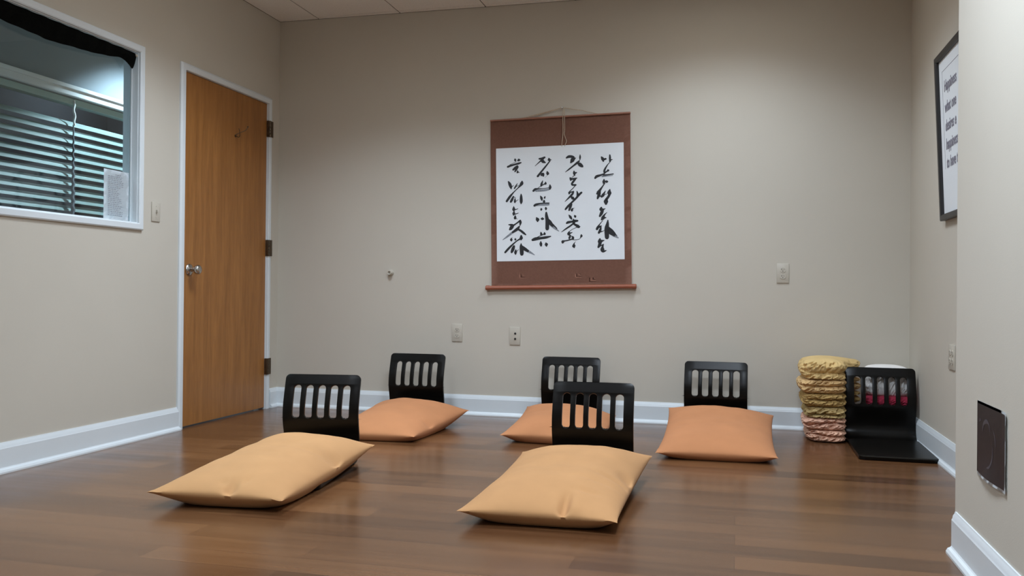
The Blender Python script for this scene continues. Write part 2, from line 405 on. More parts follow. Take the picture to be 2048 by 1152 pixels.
# typed notice taped to the glass
nt_ = thing('notice_sheet', 'white typed notice taped inside the lower right corner of the window', 'notice', (XL - 0.0335, 3.848, WZ0 + 0.006))
bm = bmesh.new(); nw, nh = 0.187, 0.253
rows = []
for i in range(9):
    rows.append([bm.verts.new((0.0012 * math.sin(PI * i / 8) + 0.001 * math.sin(PI * j / 12), -nw / 2 + nw * i / 8, nh * j / 12)) for j in range(13)])
fs = [bm.faces.new((a[k], a[k + 1], b[k + 1], b[k])) for a, b in zip(rows, rows[1:]) for k in range(12)]
bmesh.ops.solidify(bm, geom=fs, thickness=0.0005)
link_mesh('sheet', bm, M_paper, nt_, 60)
bm = bmesh.new(); rnd = random.Random(3)
LEN = [.30, .95, .86, .9, .98, .98, .97, .80, .66, .60, .78, .66, .68, .86, .90, .92, .74, .98, .84, .76, .95, .95, .94]
for i, ln in enumerate(LEN):
    z = nh - 0.024 - i * 0.0094
    y = -0.065 if i else -0.012
    end = y + 0.115 * ln if i else 0.03
    while y < end:
        w = rnd.uniform(0.005, 0.02)
        ww = min(w, end - y)
        vs = [bm.verts.new((0.0034, yy, zz)) for yy, zz in ((y, z), (y + ww, z), (y + ww, z + 0.003), (y, z + 0.003))]
        bm.faces.new(vs); y += w + 0.0045
link_mesh('typed_lines', bm, M_faint, nt_)

# ------------------------------------------------------------------ hallway beyond the glass and the blinds on its far side
XH = -4.05
HW0, HW1, HZ0, HZ1 = 3.2, 6.0, 1.02, 1.985
bm = bmesh.new()
for y0, y1, z0, z1 in ((YB, HW0, 0, H), (HW0, HW1, 0, HZ0), (HW0, HW1, HZ1, H), (HW1, 6.3, 0, H)):
    box(bm, XH - 0.1, XH, y0, y1, z0, z1)
struct(link_mesh('wall_hall', bm, M_hall))
bm = bmesh.new(); box(bm, XH, XL - WT, 6.2, 6.3, 0, H); box(bm, XH, XL - WT, YB - 0.1, YB, 0, H)
struct(link_mesh('wall_hall_ends', bm, M_hall))
bm = bmesh.new(); box(bm, XH, XL - WT, YB, 6.2, H, H + 0.02)
struct(link_mesh('ceiling_hall', bm, M_ceil))
bm = bmesh.new(); box(bm, XH - 1.1, XH - 1.0, 2.6, 6.3, 0, H); box(bm, XH - 1.1, XH - 0.1, 2.6, 2.7, 0, H); box(bm, XH - 1.1, XH - 0.1, 6.2, 6.3, 0, H)
struct(link_mesh('wall_office', bm, M_office))
w2 = bpy.data.objects.new('window_2', None); COL.objects.link(w2); w2.location = (XH, 4.6, 1.5)
struct(w2, 'window across the hall, seen through the glass, with a white head trim', 'window')
bm = bmesh.new()
box(bm, 0, 0.030, HW0 - 4.6 - 0.07, HW1 - 4.6 + 0.07, HZ1 - 1.5 + 0.005, HZ1 - 1.5 + 0.070, 0.004)
box(bm, 0, 0.042, HW0 - 4.6 - 0.07, HW1 - 4.6 + 0.07, HZ1 - 1.5 + 0.045, HZ1 - 1.5 + 0.070, 0.004)
box(bm, 0, 0.02, HW0 - 4.6 - 0.06, HW0 - 4.6, HZ0 - 1.5, HZ1 - 1.5); box(bm, 0, 0.02, HW1 - 4.6, HW1 - 4.6 + 0.06, HZ0 - 1.5, HZ1 - 1.5)
box(bm, -0.1, 0.03, HW0 - 4.6, HW1 - 4.6, HZ0 - 1.5 - 0.02, HZ0 - 1.5, 0.003)
link_mesh('window_trim', bm, M_paper, w2)
bl = thing('window_blind', 'pale slatted blind half seen through the glass, across the hall', 'blind', (XH - 0.04, 4.6, HZ1))
bm = bmesh.new(); box(bm, -0.028, 0.032, -1.39, 1.39, -0.04, 0.0, 0.003)
link_mesh('headrail', bm, M_slat, bl)
bm = bmesh.new()
def slat(bm, z, tilt, w=0.05, y0=-1.385, y1=1.385):
    n = 4; a = []; c, s = math.cos(tilt), math.sin(tilt)
    for i in range(n + 1):
        t = i / n - 0.5; cr = 0.004 * (1 - 4 * t * t)
        for yy in (y0, y1):
            pass
        a.append((t * w * c + cr * s, z - t * w * s + cr * c))
    vs = [[bm.verts.new((x, yy, zz)) for x, zz in a] for yy in (y0, y1)]
    f = [bm.faces.new((vs[0][i], vs[0][i + 1], vs[1][i + 1], vs[1][i])) for i in range(n)]
    bmesh.ops.solidify(bm, geom=f, thickness=0.0012)
z = -0.155
while z > -0.96:
    slat(bm, z, math.radians(48)); z -= 0.0535
link_mesh('slats', bm, M_slat, bl, 50)
bm = bmesh.new()                        # lift cord, hanging kinked from the headrail
yc = 4.672 - 4.6
tube(bm, spline([(0.036, yc, -0.01), (0.038, yc + 0.004, -0.04), (0.040, yc - 0.005, -0.075), (0.042, yc + 0.005, -0.11), (0.042, yc - 0.003, -0.145), (0.044, yc + 0.001, -0.17)], 6), [0.0065] * 31, 8)
link_mesh('lift_cord', bm, M_paper, bl, 60)
bm = bmesh.new()
pts = [(0.034, yc, -0.165)]; z = -0.19; k = 0
while z > -0.93:
    pts.append((0.036, yc + 0.006 * (1 if k % 2 else -1) * min(1, k / 6), z)); z -= 0.0268; k += 1
tube(bm, pts, [0.004 + 0.013 * min(1, i / len(pts)) for i in range(len(pts))], 6)
link_mesh('ladder_tape', bm, M_gcord, bl, 60)

# ------------------------------------------------------------------ wall plates
def plate(bm, w, h, t=0.006):
    box(bm, -w / 2, w / 2, -t, 0, -h / 2, h / 2, 0.0022)
def receptacle(root, cx, cz):
    bm = bmesh.new()
    a = [(0.017 * math.cos(u), 0.0145 * math.sin(u)) for u in [2 * PI * k / 24 for k in range(24)]]
    a = [(max(-0.0155, min(0.0155, x)), z) for x, z in a]
    top = [bm.verts.new((cx + x, -0.0082, cz + z)) for x, z in a]; bot = [bm.verts.new((cx + x * 1.03, -0.005, cz + z * 1.03)) for x, z in a]
    bm.faces.new(top)
    for k in range(24): bm.faces.new((top[k], top[(k + 1) % 24], bot[(k + 1) % 24], bot[k]))
    r = link_mesh('receptacle', bm, M_plate, root)
    for a in ((cx - 0.0075, cx - 0.0050, cz, cz + 0.0085), (cx + 0.0050, cx + 0.0072, cz + 0.001, cz + 0.0075)):
        bm = bmesh.new(); box(bm, a[0], a[1], -0.0086, -0.0070, a[2], a[3]); link_mesh('slot', bm, M_slot, r)
    bm = bmesh.new(); lathe(bm, [(0, 0), (0.0026, 0), (0.0026, 0.0016), (0, 0.0016)], Matrix.Translation((cx, -0.0070, cz - 0.006)) @ Matrix.Rotation(PI / 2, 4, 'X'), 12)
    link_mesh('ground_hole', bm, M_slot, r)
def screw(root, x, z):
    bm = bmesh.new(); lathe(bm, [(0, 0), (0.0032, 0), (0.0028, 0.0012), (0, 0.0014)], Matrix.Translation((x, -0.006, z)) @ Matrix.Rotation(PI / 2, 4, 'X'), 12)
    link_mesh('screw', bm, M_plate, root)
for loc, lab in (((-1.749, D, 0.527), 'ivory duplex outlet low on the back wall, left of the scroll'),
                 ((0.264, D, 0.919), 'ivory duplex outlet high on the back wall, right of the scroll')):
    o = thing('wall_outlet', lab, 'outlet', loc)
    bm = bmesh.new(); plate(bm, 0.070, 0.114); link_mesh('cover_plate', bm, M_plate, o, 40)
    for s in (0.0195, -0.0195): receptacle(o, 0, s)
    screw(o, 0, 0)
o = thing('cable_outlet', 'ivory plate with two dark round jacks low under the scroll', 'outlet', (-1.364, D, 0.514))
bm = bmesh.new(); plate(bm, 0.070, 0.114); link_mesh('cover_plate', bm, M_plate, o, 40)
for s in (0.016, -0.018):
    bm = bmesh.new(); lathe(bm, [(0, 0), (0.0068, 0), (0.0068, 0.004), (0.005, 0.0055), (0, 0.0055)], Matrix.Translation((0.003, -0.005, s)) @ Matrix.Rotation(PI / 2, 4, 'X'), 16)
    link_mesh('jack', bm, M_slot, o, 40)
o = thing('wall_outlet', 'wide ivory double outlet on the right wall beside the closet corner', 'outlet', (XR, 4.393, 0.515), -PI / 2)
bm = bmesh.new(); plate(bm, 0.116, 0.114); link_mesh('cover_plate', bm, M_plate, o, 40)
for c in (-0.023, 0.023):
    for s in (0.0195, -0.0195): receptacle(o, c, s)
o = thing('light_switch', 'ivory toggle light switch on the left wall between window and door', 'switch', (XL, 4.115, 1.208), PI / 2)
bm = bmesh.new(); plate(bm, 0.070, 0.105); link_mesh('cover_plate', bm, M_plate, o, 40)
bm = bmesh.new(); box(bm, -0.0045, 0.0045, -0.017, -0.004, -0.004, 0.011, 0.001)
link_mesh('toggle', bm, M_plate, o)
screw(o, 0, 0.030); screw(o, 0, -0.030)
bm = bmesh.new()                        # door bumper
RB = Matrix.Translation((-2.213, D, 0.913)) @ Matrix.Rotation(PI / 2, 4, 'X')
lathe(bm, [(0, -0.001), (0.021, -0.001), (0.021, 0.004), (0.016, 0.010), (0.0155, 0.030), (0.013, 0.034), (0.009, 0.033), (0.0075, 0.022), (0, 0.020)], RB, 28)
tag(link_mesh('door_bumper', bm, M_plate, smooth=40), 'small round white door bumper on the back wall right of the door', 'door stop')

# ------------------------------------------------------------------ hanging scroll on the back wall
SC = bpy.data.objects.new('hanging_scroll', None); COL.objects.link(SC)
SC.location = (-1.4850, D - 0.003, 0.988); SC.rotation_euler = (0, math.radians(-1.0), 0)      # local x right, z up from the paper's lower left corner
tag(SC, 'brown hanging scroll with four columns of black brush calligraphy on the back wall', 'wall scroll')
bm = bmesh.new()
nx, nz = 20, 40
def sc_y(x, z):                         # gentle belly of the cloth off the wall
    return -0.006 - 0.004 * math.sin(PI * (z + 0.16) / 1.07) + 0.0012 * math.sin(7 * z + 2 * x)
g = [[bm.verts.new((-0.036 + 0.894 * i / nx, sc_y(-0.036 + 0.894 * i / nx, -0.165 + 1.067 * j / nz), -0.165 + 1.067 * j / nz)) for j in range(nz + 1)] for i in range(nx + 1)]
fs = [bm.faces.new((g[i][j], g[i + 1][j], g[i + 1][j + 1], g[i][j + 1])) for i in range(nx) for j in range(nz)]
bmesh.ops.solidify(bm, geom=fs, thickness=0.0012)
link_mesh('cloth_panel', bm, M_scroll, SC, 60)
bm = bmesh.new()
x0, x1, z0, z1 = 0.001, 0.816, 0.0, 0.721
g = [[bm.verts.new((x0 + (x1 - x0) * i / nx, sc_y(x0 + (x1 - x0) * i / nx, z0 + (z1 - z0) * j / nz) - 0.0022, z0 + (z1 - z0) * j / nz)) for j in range(nz + 1)] for i in range(nx + 1)]
for i in range(nx):
    for j in range(nz): bm.faces.new((g[i][j], g[i + 1][j], g[i + 1][j + 1], g[i][j + 1]))
link_mesh('paper', bm, M_paper, SC, 60)
def brush(bm, strokes, lift, rag=0):
    for s in strokes:
        q = spline([tuple(float(v) for v in p) for p in s], 7)
        L_, R_ = [], []
        for i, (x, z, w) in enumerate(q):
            a = Vector(q[max(i - 1, 0)][:2]); b = Vector(q[min(i + 1, len(q) - 1)][:2]); t = (b - a)
            if t.length < 1e-6: t = Vector((1, 0))
            t.normalize(); n = Vector((-t.y, t.x)); h = max(w * 1.28, 1.2) / 2
            for lst, sg in ((L_, 1), (R_, -1)):
                px, pz = (x + n.x * h * sg) / 1000, (z + n.y * h * sg) / 1000
                lst.append(bm.verts.new((px, sc_y(px, pz) - lift, pz)))
        for i in range(len(q) - 1): bm.faces.new((L_[i], L_[i + 1], R_[i + 1], R_[i]))
        for e in (0, -1):               # round ends
            x, z, w = q[e]; h = w / 2 * 1.22
            if h < 1.5: continue
            vs = []
            for k in range(12):
                px, pz = (x + h * math.cos(2 * PI * k / 12)) / 1000, (z + h * math.sin(2 * PI * k / 12)) / 1000
                vs.append(bm.verts.new((px, sc_y(px, pz) - lift - 0.0001, pz)))
            bm.faces.new(vs)
INK=[[(126,650,5),(127,642,12),(130,635,5)],[(144,638,7),(151,641,14),(157,641,7)],[(78,601,10),(96,607,10),(124,614,9),(147,619,10),(165,624,6)],[(89,612,2),(134,631,2)],[(141,603,9),(127,592,13),(113,581,9)],[(144,598,9),(134,582,10),(125,569,7)],[(142,575,3),(142,565,11),(139,560,5)],[(144,565,5),(156,561,2)],[(81,507,6),(90,491,15),(97,471,13),(100,458,3)],[(100,471,5),(116,482,2)],[(121,462,7),(131,478,7),(141,494,2)],[(126,470,3),(150,481,2)],[(171,505,7),(169,493,17),(160,480,12),(143,463,5),(115,437,6),(91,411,12),(69,382,11)],[(113,411,7),(105,393,13),(96,378,11)],[(117,407,4),(129,403,2)],[(124,397,5),(123,379,11),(123,371,5)],[(129,380,3),(146,391,2)],[(164,424,5),(164,407,13),(164,377,15),(163,363,5)],[(115,348,3),(115,329,16),(116,319,7)],[(121,326,5),(142,332,3)],[(117,318,4),(115,302,15),(113,293,7)],[(123,298,5),(145,305,3)],[(124,289,5),(124,274,15),(128,271,7)],[(128,272,4),(140,266,1)],[(80,233,4),(97,230,12),(105,224,17),(95,209,17),(88,202,10)],[(107,224,10),(131,239,7),(157,257,9)],[(157,257,7),(158,245,13),(155,226,5)],[(150,219,8),(136,203,15),(107,184,11)],[(141,203,9),(161,191,11),(178,177,11),(192,166,6)],[(98,146,5),(97,136,14),(98,128,5)],[(98,146,3),(106,151,1)],[(123,142,7),(124,137,11),(125,133,5)],[(162,159,10),(162,146,17),(161,138,11)],[(159,143,9),(133,128,6),(106,106,8),(80,82,11),(56,57,10)],[(114,94,12),(107,76,17),(99,58,12)],[(126,72,5),(124,56,14),(124,44,7)],[(130,61,4),(147,75,1)],[(161,111,4),(161,93,15),(164,70,20),(165,45,19)],[(166,91,13),(184,76,17),(204,63,13)],[(284,643,9),(299,644,10),(318,650,10)],[(313,645,7),(299,634,12),(291,628,7),(255,598,2)],[(298,634,13),(309,624,15),(323,617,5)],[(345,644,5),(347,634,15),(350,626,5)],[(350,632,5),(363,633,2)],[(353,627,5),(326,595,8),(299,564,9),(273,533,11)],[(297,549,7),(305,544,17),(309,535,10)],[(294,541,7),(297,536,5)],[(334,559,7),(337,547,15),(335,539,5)],[(334,536,1),(319,522,1)],[(305,504,3),(298,485,11),(295,473,10)],[(323,494,5),(323,485,11),(315,482,6),(291,469,3),(274,459,3)],[(244,442,11),(257,452,11),(274,454,6),(308,455,3),(345,458,3)],[(351,476,5),(352,461,14),(350,450,9)],[(289,408,4),(296,394,13),(299,381,7)],[(319,403,5),(316,395,9)],[(312,381,5),(312,372,13),(307,369,5)],[(250,348,11),(260,354,12),(284,360,7),(314,362,5),(344,361,6)],[(293,331,3),(294,324,11),(292,316,4)],[(323,335,6),(324,327,12),(324,321,7)],[(263,271,7),(269,259,19),(269,248,7)],[(294,264,8),(300,264,14),(308,263,7)],[(326,302,9),(327,282,15),(332,249,19),(331,201,19)],[(337,257,13),(350,237,20),(366,217,10)],[(343,255,5),(366,228,7),(393,200,5)],[(290,179,5),(292,168,13),(293,161,7)],[(313,177,5),(313,168,13),(306,165,5),(282,155,4),(258,145,3)],[(236,132,12),(255,138,16),(289,142,12),(322,146,12),(353,152,5)],[(289,122,4),(289,107,14),(290,96,11)],[(322,109,9),(324,102,17),(325,92,8)],[(458,641,8),(472,648,13),(491,647,13),(501,638,17),(495,624,20),(485,610,8)],[(505,627,8),(518,640,2)],[(544,657,3),(544,641,9),(543,625,4)],[(539,618,7),(524,606,11),(501,589,8),(474,569,7),(449,551,2)],[(529,606,8),(542,596,18),(557,584,13),(563,579,3)],[(505,557,4),(506,544,12),(509,530,7)],[(507,542,13),(522,546,5)],[(507,529,4),(492,516,2)],[(480,514,7),(485,507,15),(484,499,7)],[(487,507,10),(507,508,9),(524,512,4)],[(517,510,8),(500,490,11),(490,477,9)],[(490,476,8),(495,470,9),(516,469,8)],[(515,469,5),(500,451,4),(480,432,5),(475,422,12),(473,414,6)],[(478,424,6),(501,428,7)],[(501,426,7),(493,412,11),(476,395,9),(445,366,2)],[(488,394,10),(496,387,15),(504,381,8)],[(523,429,5),(527,411,11),(526,395,10)],[(551,420,10),(536,407,11),(516,385,10),(489,360,9),(466,338,11),(449,319,9)],[(487,349,10),(479,330,13),(472,312,8)],[(494,323,5),(490,313,13),(490,307,7)],[(494,319,4),(507,327,1)],[(470,283,4),(480,269,13),(488,256,6)],[(507,277,8),(510,272,13),(512,267,6)],[(456,232,9),(465,237,12),(492,241,10),(508,244,13),(525,245,9)],[(498,256,5),(501,244,15),(501,230,13)],[(500,230,8),(478,214,8),(451,197,7),(421,177,2)],[(500,226,8),(518,216,13),(532,208,15),(541,209,3)],[(521,205,3),(494,194,2),(474,181,3)],[(471,177,7),(468,165,15),(474,157,9)],[(474,168,9),(491,173,3)],[(481,154,5),(474,144,11),(471,136,8)],[(486,150,3),(494,142,12),(494,132,11)],[(487,131,6),(461,124,6),(441,121,7),(431,117,15),(429,112,12)],[(494,130,3),(507,126,3),(537,131,2)],[(547,159,4),(548,150,12),(543,141,5),(537,131,1)],[(512,117,1),(502,104,5),(500,88,17),(502,80,8)],[(678,636,7),(685,625,15),(690,610,8)],[(688,618,8),(703,623,10),(708,622,5)],[(730,646,7),(731,629,10),(731,607,9)],[(735,615,7),(748,618,2)],[(731,602,3),(715,585,5),(701,563,9),(695,547,10),(697,534,7)],[(697,537,8),(712,546,7),(719,551,11),(717,554,7)],[(638,507,10),(648,517,13),(673,524,9),(696,532,6)],[(689,523,7),(721,525,6),(751,528,5)],[(693,497,5),(692,482,15),(689,473,7)],[(702,484,7),(710,482,13),(719,482,3)],[(698,473,5),(682,451,7),(665,428,13),(654,413,17),(649,410,10)],[(667,425,10),(662,406,15),(657,393,13),(652,380,9)],[(655,393,6),(672,394,7)],[(703,427,2),(693,411,9),(686,399,15),(677,388,8)],[(729,433,5),(725,413,20),(733,410,10)],[(730,410,13),(719,388,12),(706,372,13)],[(706,372,13),(704,359,22),(704,346,13)],[(691,402,3),(711,406,2)],[(675,323,8),(673,312,17),(682,309,11),(699,315,3)],[(684,310,12),(676,289,16),(665,270,10)],[(710,292,2),(693,276,8),(684,258,17),(675,247,7)],[(687,258,12),(705,260,3)],[(683,242,3),(664,220,5),(652,201,12),(646,190,12)],[(651,198,10),(667,206,8),(677,210,2)],[(672,204,5),(667,185,12),(658,167,11)],[(665,173,8),(683,176,3),(698,187,1)],[(715,243,5),(712,219,15),(707,190,22),(708,138,21)],[(714,196,17),(731,173,27),(752,155,20)],[(725,190,7),(770,147,3)],[(664,128,9),(663,112,20),(673,115,13),(691,119,3)],[(666,110,17),(661,91,15),(654,78,10)],[(685,94,5),(680,78,11),(679,62,20),(685,52,13),(706,57,2)],[(661,83,7),(687,95,4)]]
DRY=[[(107,184,11),(69,156,9),(41,137,3)],[(201,64,15),(228,49,9),(248,37,3)],[(261,442,10),(308,443,11),(345,448,9)],[(263,351,9),(304,353,11),(341,352,10)],[(356,220,10),(380,202,10),(406,183,3)],[(682,515,7),(747,519,3)],[(751,150,17),(778,132,5)]]

def column_of(s): x = sum(p[0] for p in s) / len(s); return 0 if x < 205 else 1 if x < 400 else 2 if x < 590 else 3
for k, place in enumerate(('far left', 'second', 'third', 'far right')):
    bm = bmesh.new(); brush(bm, [s for s in INK if column_of(s) == k], 0.0031); nf = len(bm.faces)
    brush(bm, [s for s in DRY if column_of(s) == k], 0.0027)
    bm.faces.ensure_lookup_table()
    for fa in bm.faces[nf:]: fa.material_index = 1
    link_mesh('brush_writing', bm, [M_ink, M_dry], SC)['label'] = 'column of black brush-written Korean characters, ' + place
bm = bmesh.new(); box(bm, -0.037, 0.860, -0.016, -0.002, 0.896, 0.907, 0.003)
link_mesh('top_rod', bm, M_scroll, SC)
bm = bmesh.new()
RR = Matrix.Translation((-0.074, -0.017, -0.168)) @ Matrix.Rotation(PI / 2, 4, 'Y')
lathe(bm, [(0, 0), (0.012, 0.001), (0.0155, 0.005), (0.0155, 0.026), (0.0130, 0.030), (0.0130, 0.933), (0.0155, 0.937), (0.0155, 0.958), (0.012, 0.962), (0, 0.963)], RR, 24)
rl = link_mesh('roller', bm, M_roller, SC, 40)
bm = bmesh.new(); pk = (0.434, -0.012, 0.958)
tube(bm, [(0.166, -0.010, 0.905), (0.30, -0.011, 0.930), pk, (0.56, -0.011, 0.933), (0.660, -0.010, 0.905)], 0.0022, 8)
tube(bm, [(0.196, -0.010, 0.905), (0.31, -0.010, 0.928), (0.430, -0.012, 0.957)], 0.0018, 8)
link_mesh('hanging_cord', bm, M_cord, SC, 60)
bm = bmesh.new()
tube(bm, spline([(0.439, -0.016, 0.956), (0.438, -0.019, 0.90), (0.438, -0.017, 0.82), (0.436, -0.016, 0.78), (0.430, -0.015, 0.735), (0.429, -0.015, 0.714)], 5), 0.0020, 8)
tube(bm, spline([(0.447, -0.016, 0.956), (0.449, -0.019, 0.90), (0.449, -0.018, 0.82), (0.446, -0.017, 0.792), (0.453, -0.016, 0.765), (0.459, -0.016, 0.745), (0.450, -0.015, 0.722), (0.447, -0.015, 0.714)], 5), 0.0020, 8)
link_mesh('tie_ribbon', bm, M_cord, SC, 60)
bm = bmesh.new(); lathe(bm, [(0, 0), (0.004, 0), (0.004, 0.014), (0.006, 0.015), (0.006, 0.018), (0, 0.019)], Matrix.Translation((-1.067, D, 1.953)) @ Matrix.Rotation(PI / 2, 4, 'X'), 14)
tag(link_mesh('picture_nail', bm, M_steel, smooth=40), 'nail in the back wall that the scroll cord hangs from', 'nail')

# ------------------------------------------------------------------ framed lettering on the right wall (leans out at the top)
FW, FH = 0.62, 0.775
FR = bpy.data.objects.new('framed_poster', None); COL.objects.link(FR)
FR.location = (0.9475, 4.552, 1.150); FR.rotation_euler = (math.radians(2.4), 0, -PI / 2)     # local x runs towards the camera, -y faces the room
tag(FR, 'black framed poster of grey lettering on the right wall, partly behind the closet corner', 'picture')
bm = bmesh.new()
prof = [(0, 0.010), (0, -0.010), (0.004, -0.014), (0.024, -0.014), (0.029, -0.008), (0.029, 0.004), (0.029, 0.010)]
rings = []
for (x, z, sx, sz) in ((0, 0, 1, 1), (0, FH, 1, -1), (FW, FH, -1, -1), (FW, 0, -1, 1)):
    rings.append([bm.verts.new((x + sx * o, y, z + sz * o)) for o, y in prof])
for i in range(4):
    a, b = rings[i], rings[(i + 1) % 4]
    for k in range(len(prof)): bm.faces.new((a[k], a[(k + 1) % len(prof)], b[(k + 1) % len(prof)], b[k]))
link_mesh('frame', bm, M_frame, FR, 30)
bm = bmesh.new(); box(bm, 0.02, FW - 0.02, 0.002, 0.006, 0.02, FH - 0.02)
link_mesh('poster', bm, M_paper, FR)
bm = bmesh.new()
for a in ((0.088, 0.0895, 0.235, 0.690), (0.088, FW - 0.088, 0.6885, 0.690), (FW - 0.0895, FW - 0.088, 0.235, 0.690)):
    box(bm, a[0], a[1], 0.0012, 0.003, a[2], a[3])
link_mesh('border_line', bm, M_type, FR)
dg = bpy.context.evaluated_depsgraph_get
for k, (line, z) in enumerate((('Happiness', 0.575), ('what one', 0.478), ('desires e', 0.392), ('happiness', 0.307), ('to have t', 0.222))):
    cu = bpy.data.curves.new('lettering', 'FONT'); cu.body = line; cu.size = 0.062; cu.shear = 0.18; cu.extrude = 0.0004; cu.offset = 0.0012
    to = bpy.data.objects.new('lettering', cu); COL.objects.link(to)
    me = bpy.data.meshes.new_from_object(to, depsgraph=dg())
    me.transform(Matrix.Translation((0.118, 0.0012, z + 0.015)) @ Matrix.Rotation(PI / 2, 4, 'X') @ Matrix.Diagonal((0.92, 1.15, 1, 1)))
    bm = bmesh.new(); bm.from_mesh(me); bpy.data.meshes.remove(me); bpy.data.objects.remove(to); bpy.data.curves.remove(cu)
    link_mesh('lettering', bm, M_type, FR)

# ------------------------------------------------------------------ dark print taped to the closet wall
PT = thing('printed_picture', 'dark printed sheet with a white margin taped low on the closet wall', 'print', (PX - 0.0005, 2.592, 0.400), -PI / 2)
pw, ph = 0.283, 0.205
def pr_y(u, v):                         # lower edge curls off the wall
    return -0.0012 - 0.010 * max(0, 0.35 - v) ** 2 / 0.1225 * math.sin(PI * min(1, max(0, u))) - 0.004 * (max(0, u - 0.85) / 0.15) ** 2
def sheet(x0, x1, z0, z1, lift, m, name, thick=0):
    bm = bmesh.new(); n = 16
    g = [[None] * (n + 1) for _ in range(n + 1)]
    for i in range(n + 1):
        for j in range(n + 1):
            x = x0 + (x1 - x0) * i / n; z = z0 + (z1 - z0) * j / n
            g[i][j] = bm.verts.new((x, pr_y(x / pw + 0.5, z / ph + 0.5) - lift, z))
    fs = [bm.faces.new((g[i][j], g[i + 1][j], g[i + 1][j + 1], g[i][j + 1])) for i in range(n) for j in range(n)]
    if thick: bmesh.ops.solidify(bm, geom=fs, thickness=thick)
    return link_mesh(name, bm, m, PT, 60)
sheet(-pw / 2, pw / 2, -ph / 2, ph / 2, 0, M_paper, 'sheet', 0.0004)
pi_ = sheet(-pw / 2 + 0.002, pw / 2 - 0.010, -ph / 2 + 0.007, ph / 2 - 0.007, 0.0008, M_print, 'printed_image')
bm = bmesh.new()
for pts in ([(-0.085, 0.02, .004), (-0.072, 0.045, .010), (-0.045, 0.055, .012), (-0.02, 0.05, .006), (-0.008, 0.03, .003)], [(0.02, 0.04, .002), (0.035, 0.025, .008), (0.045, 0.0, .003)], [(-0.03, -0.068, .002), (-0.005, -0.06, .009), (0.012, -0.035, .009), (0.016, -0.005, .003)], [(-0.118, 0.045, .003), (-0.108, 0.052, .009), (-0.10, 0.05, .002)]):
    q = spline(pts, 6); prev = None
    for i, (x, z, w) in enumerate(q):
        a, b = q[max(i - 1, 0)], q[min(i + 1, len(q) - 1)]; t = Vector((b[0] - a[0], b[1] - a[1])).normalized(); n = Vector((-t.y, t.x)) * w / 2
        cur = [bm.verts.new((x + s * n.x, pr_y((x + s * n.x) / pw + 0.5, (z + s * n.y) / ph + 0.5) - 0.0013, z + s * n.y)) for s in (1, -1)]
        if prev: bm.faces.new((prev[0], cur[0], cur[1], prev[1]))
        prev = cur
link_mesh('pale_outline', bm, M_wisp, PT)

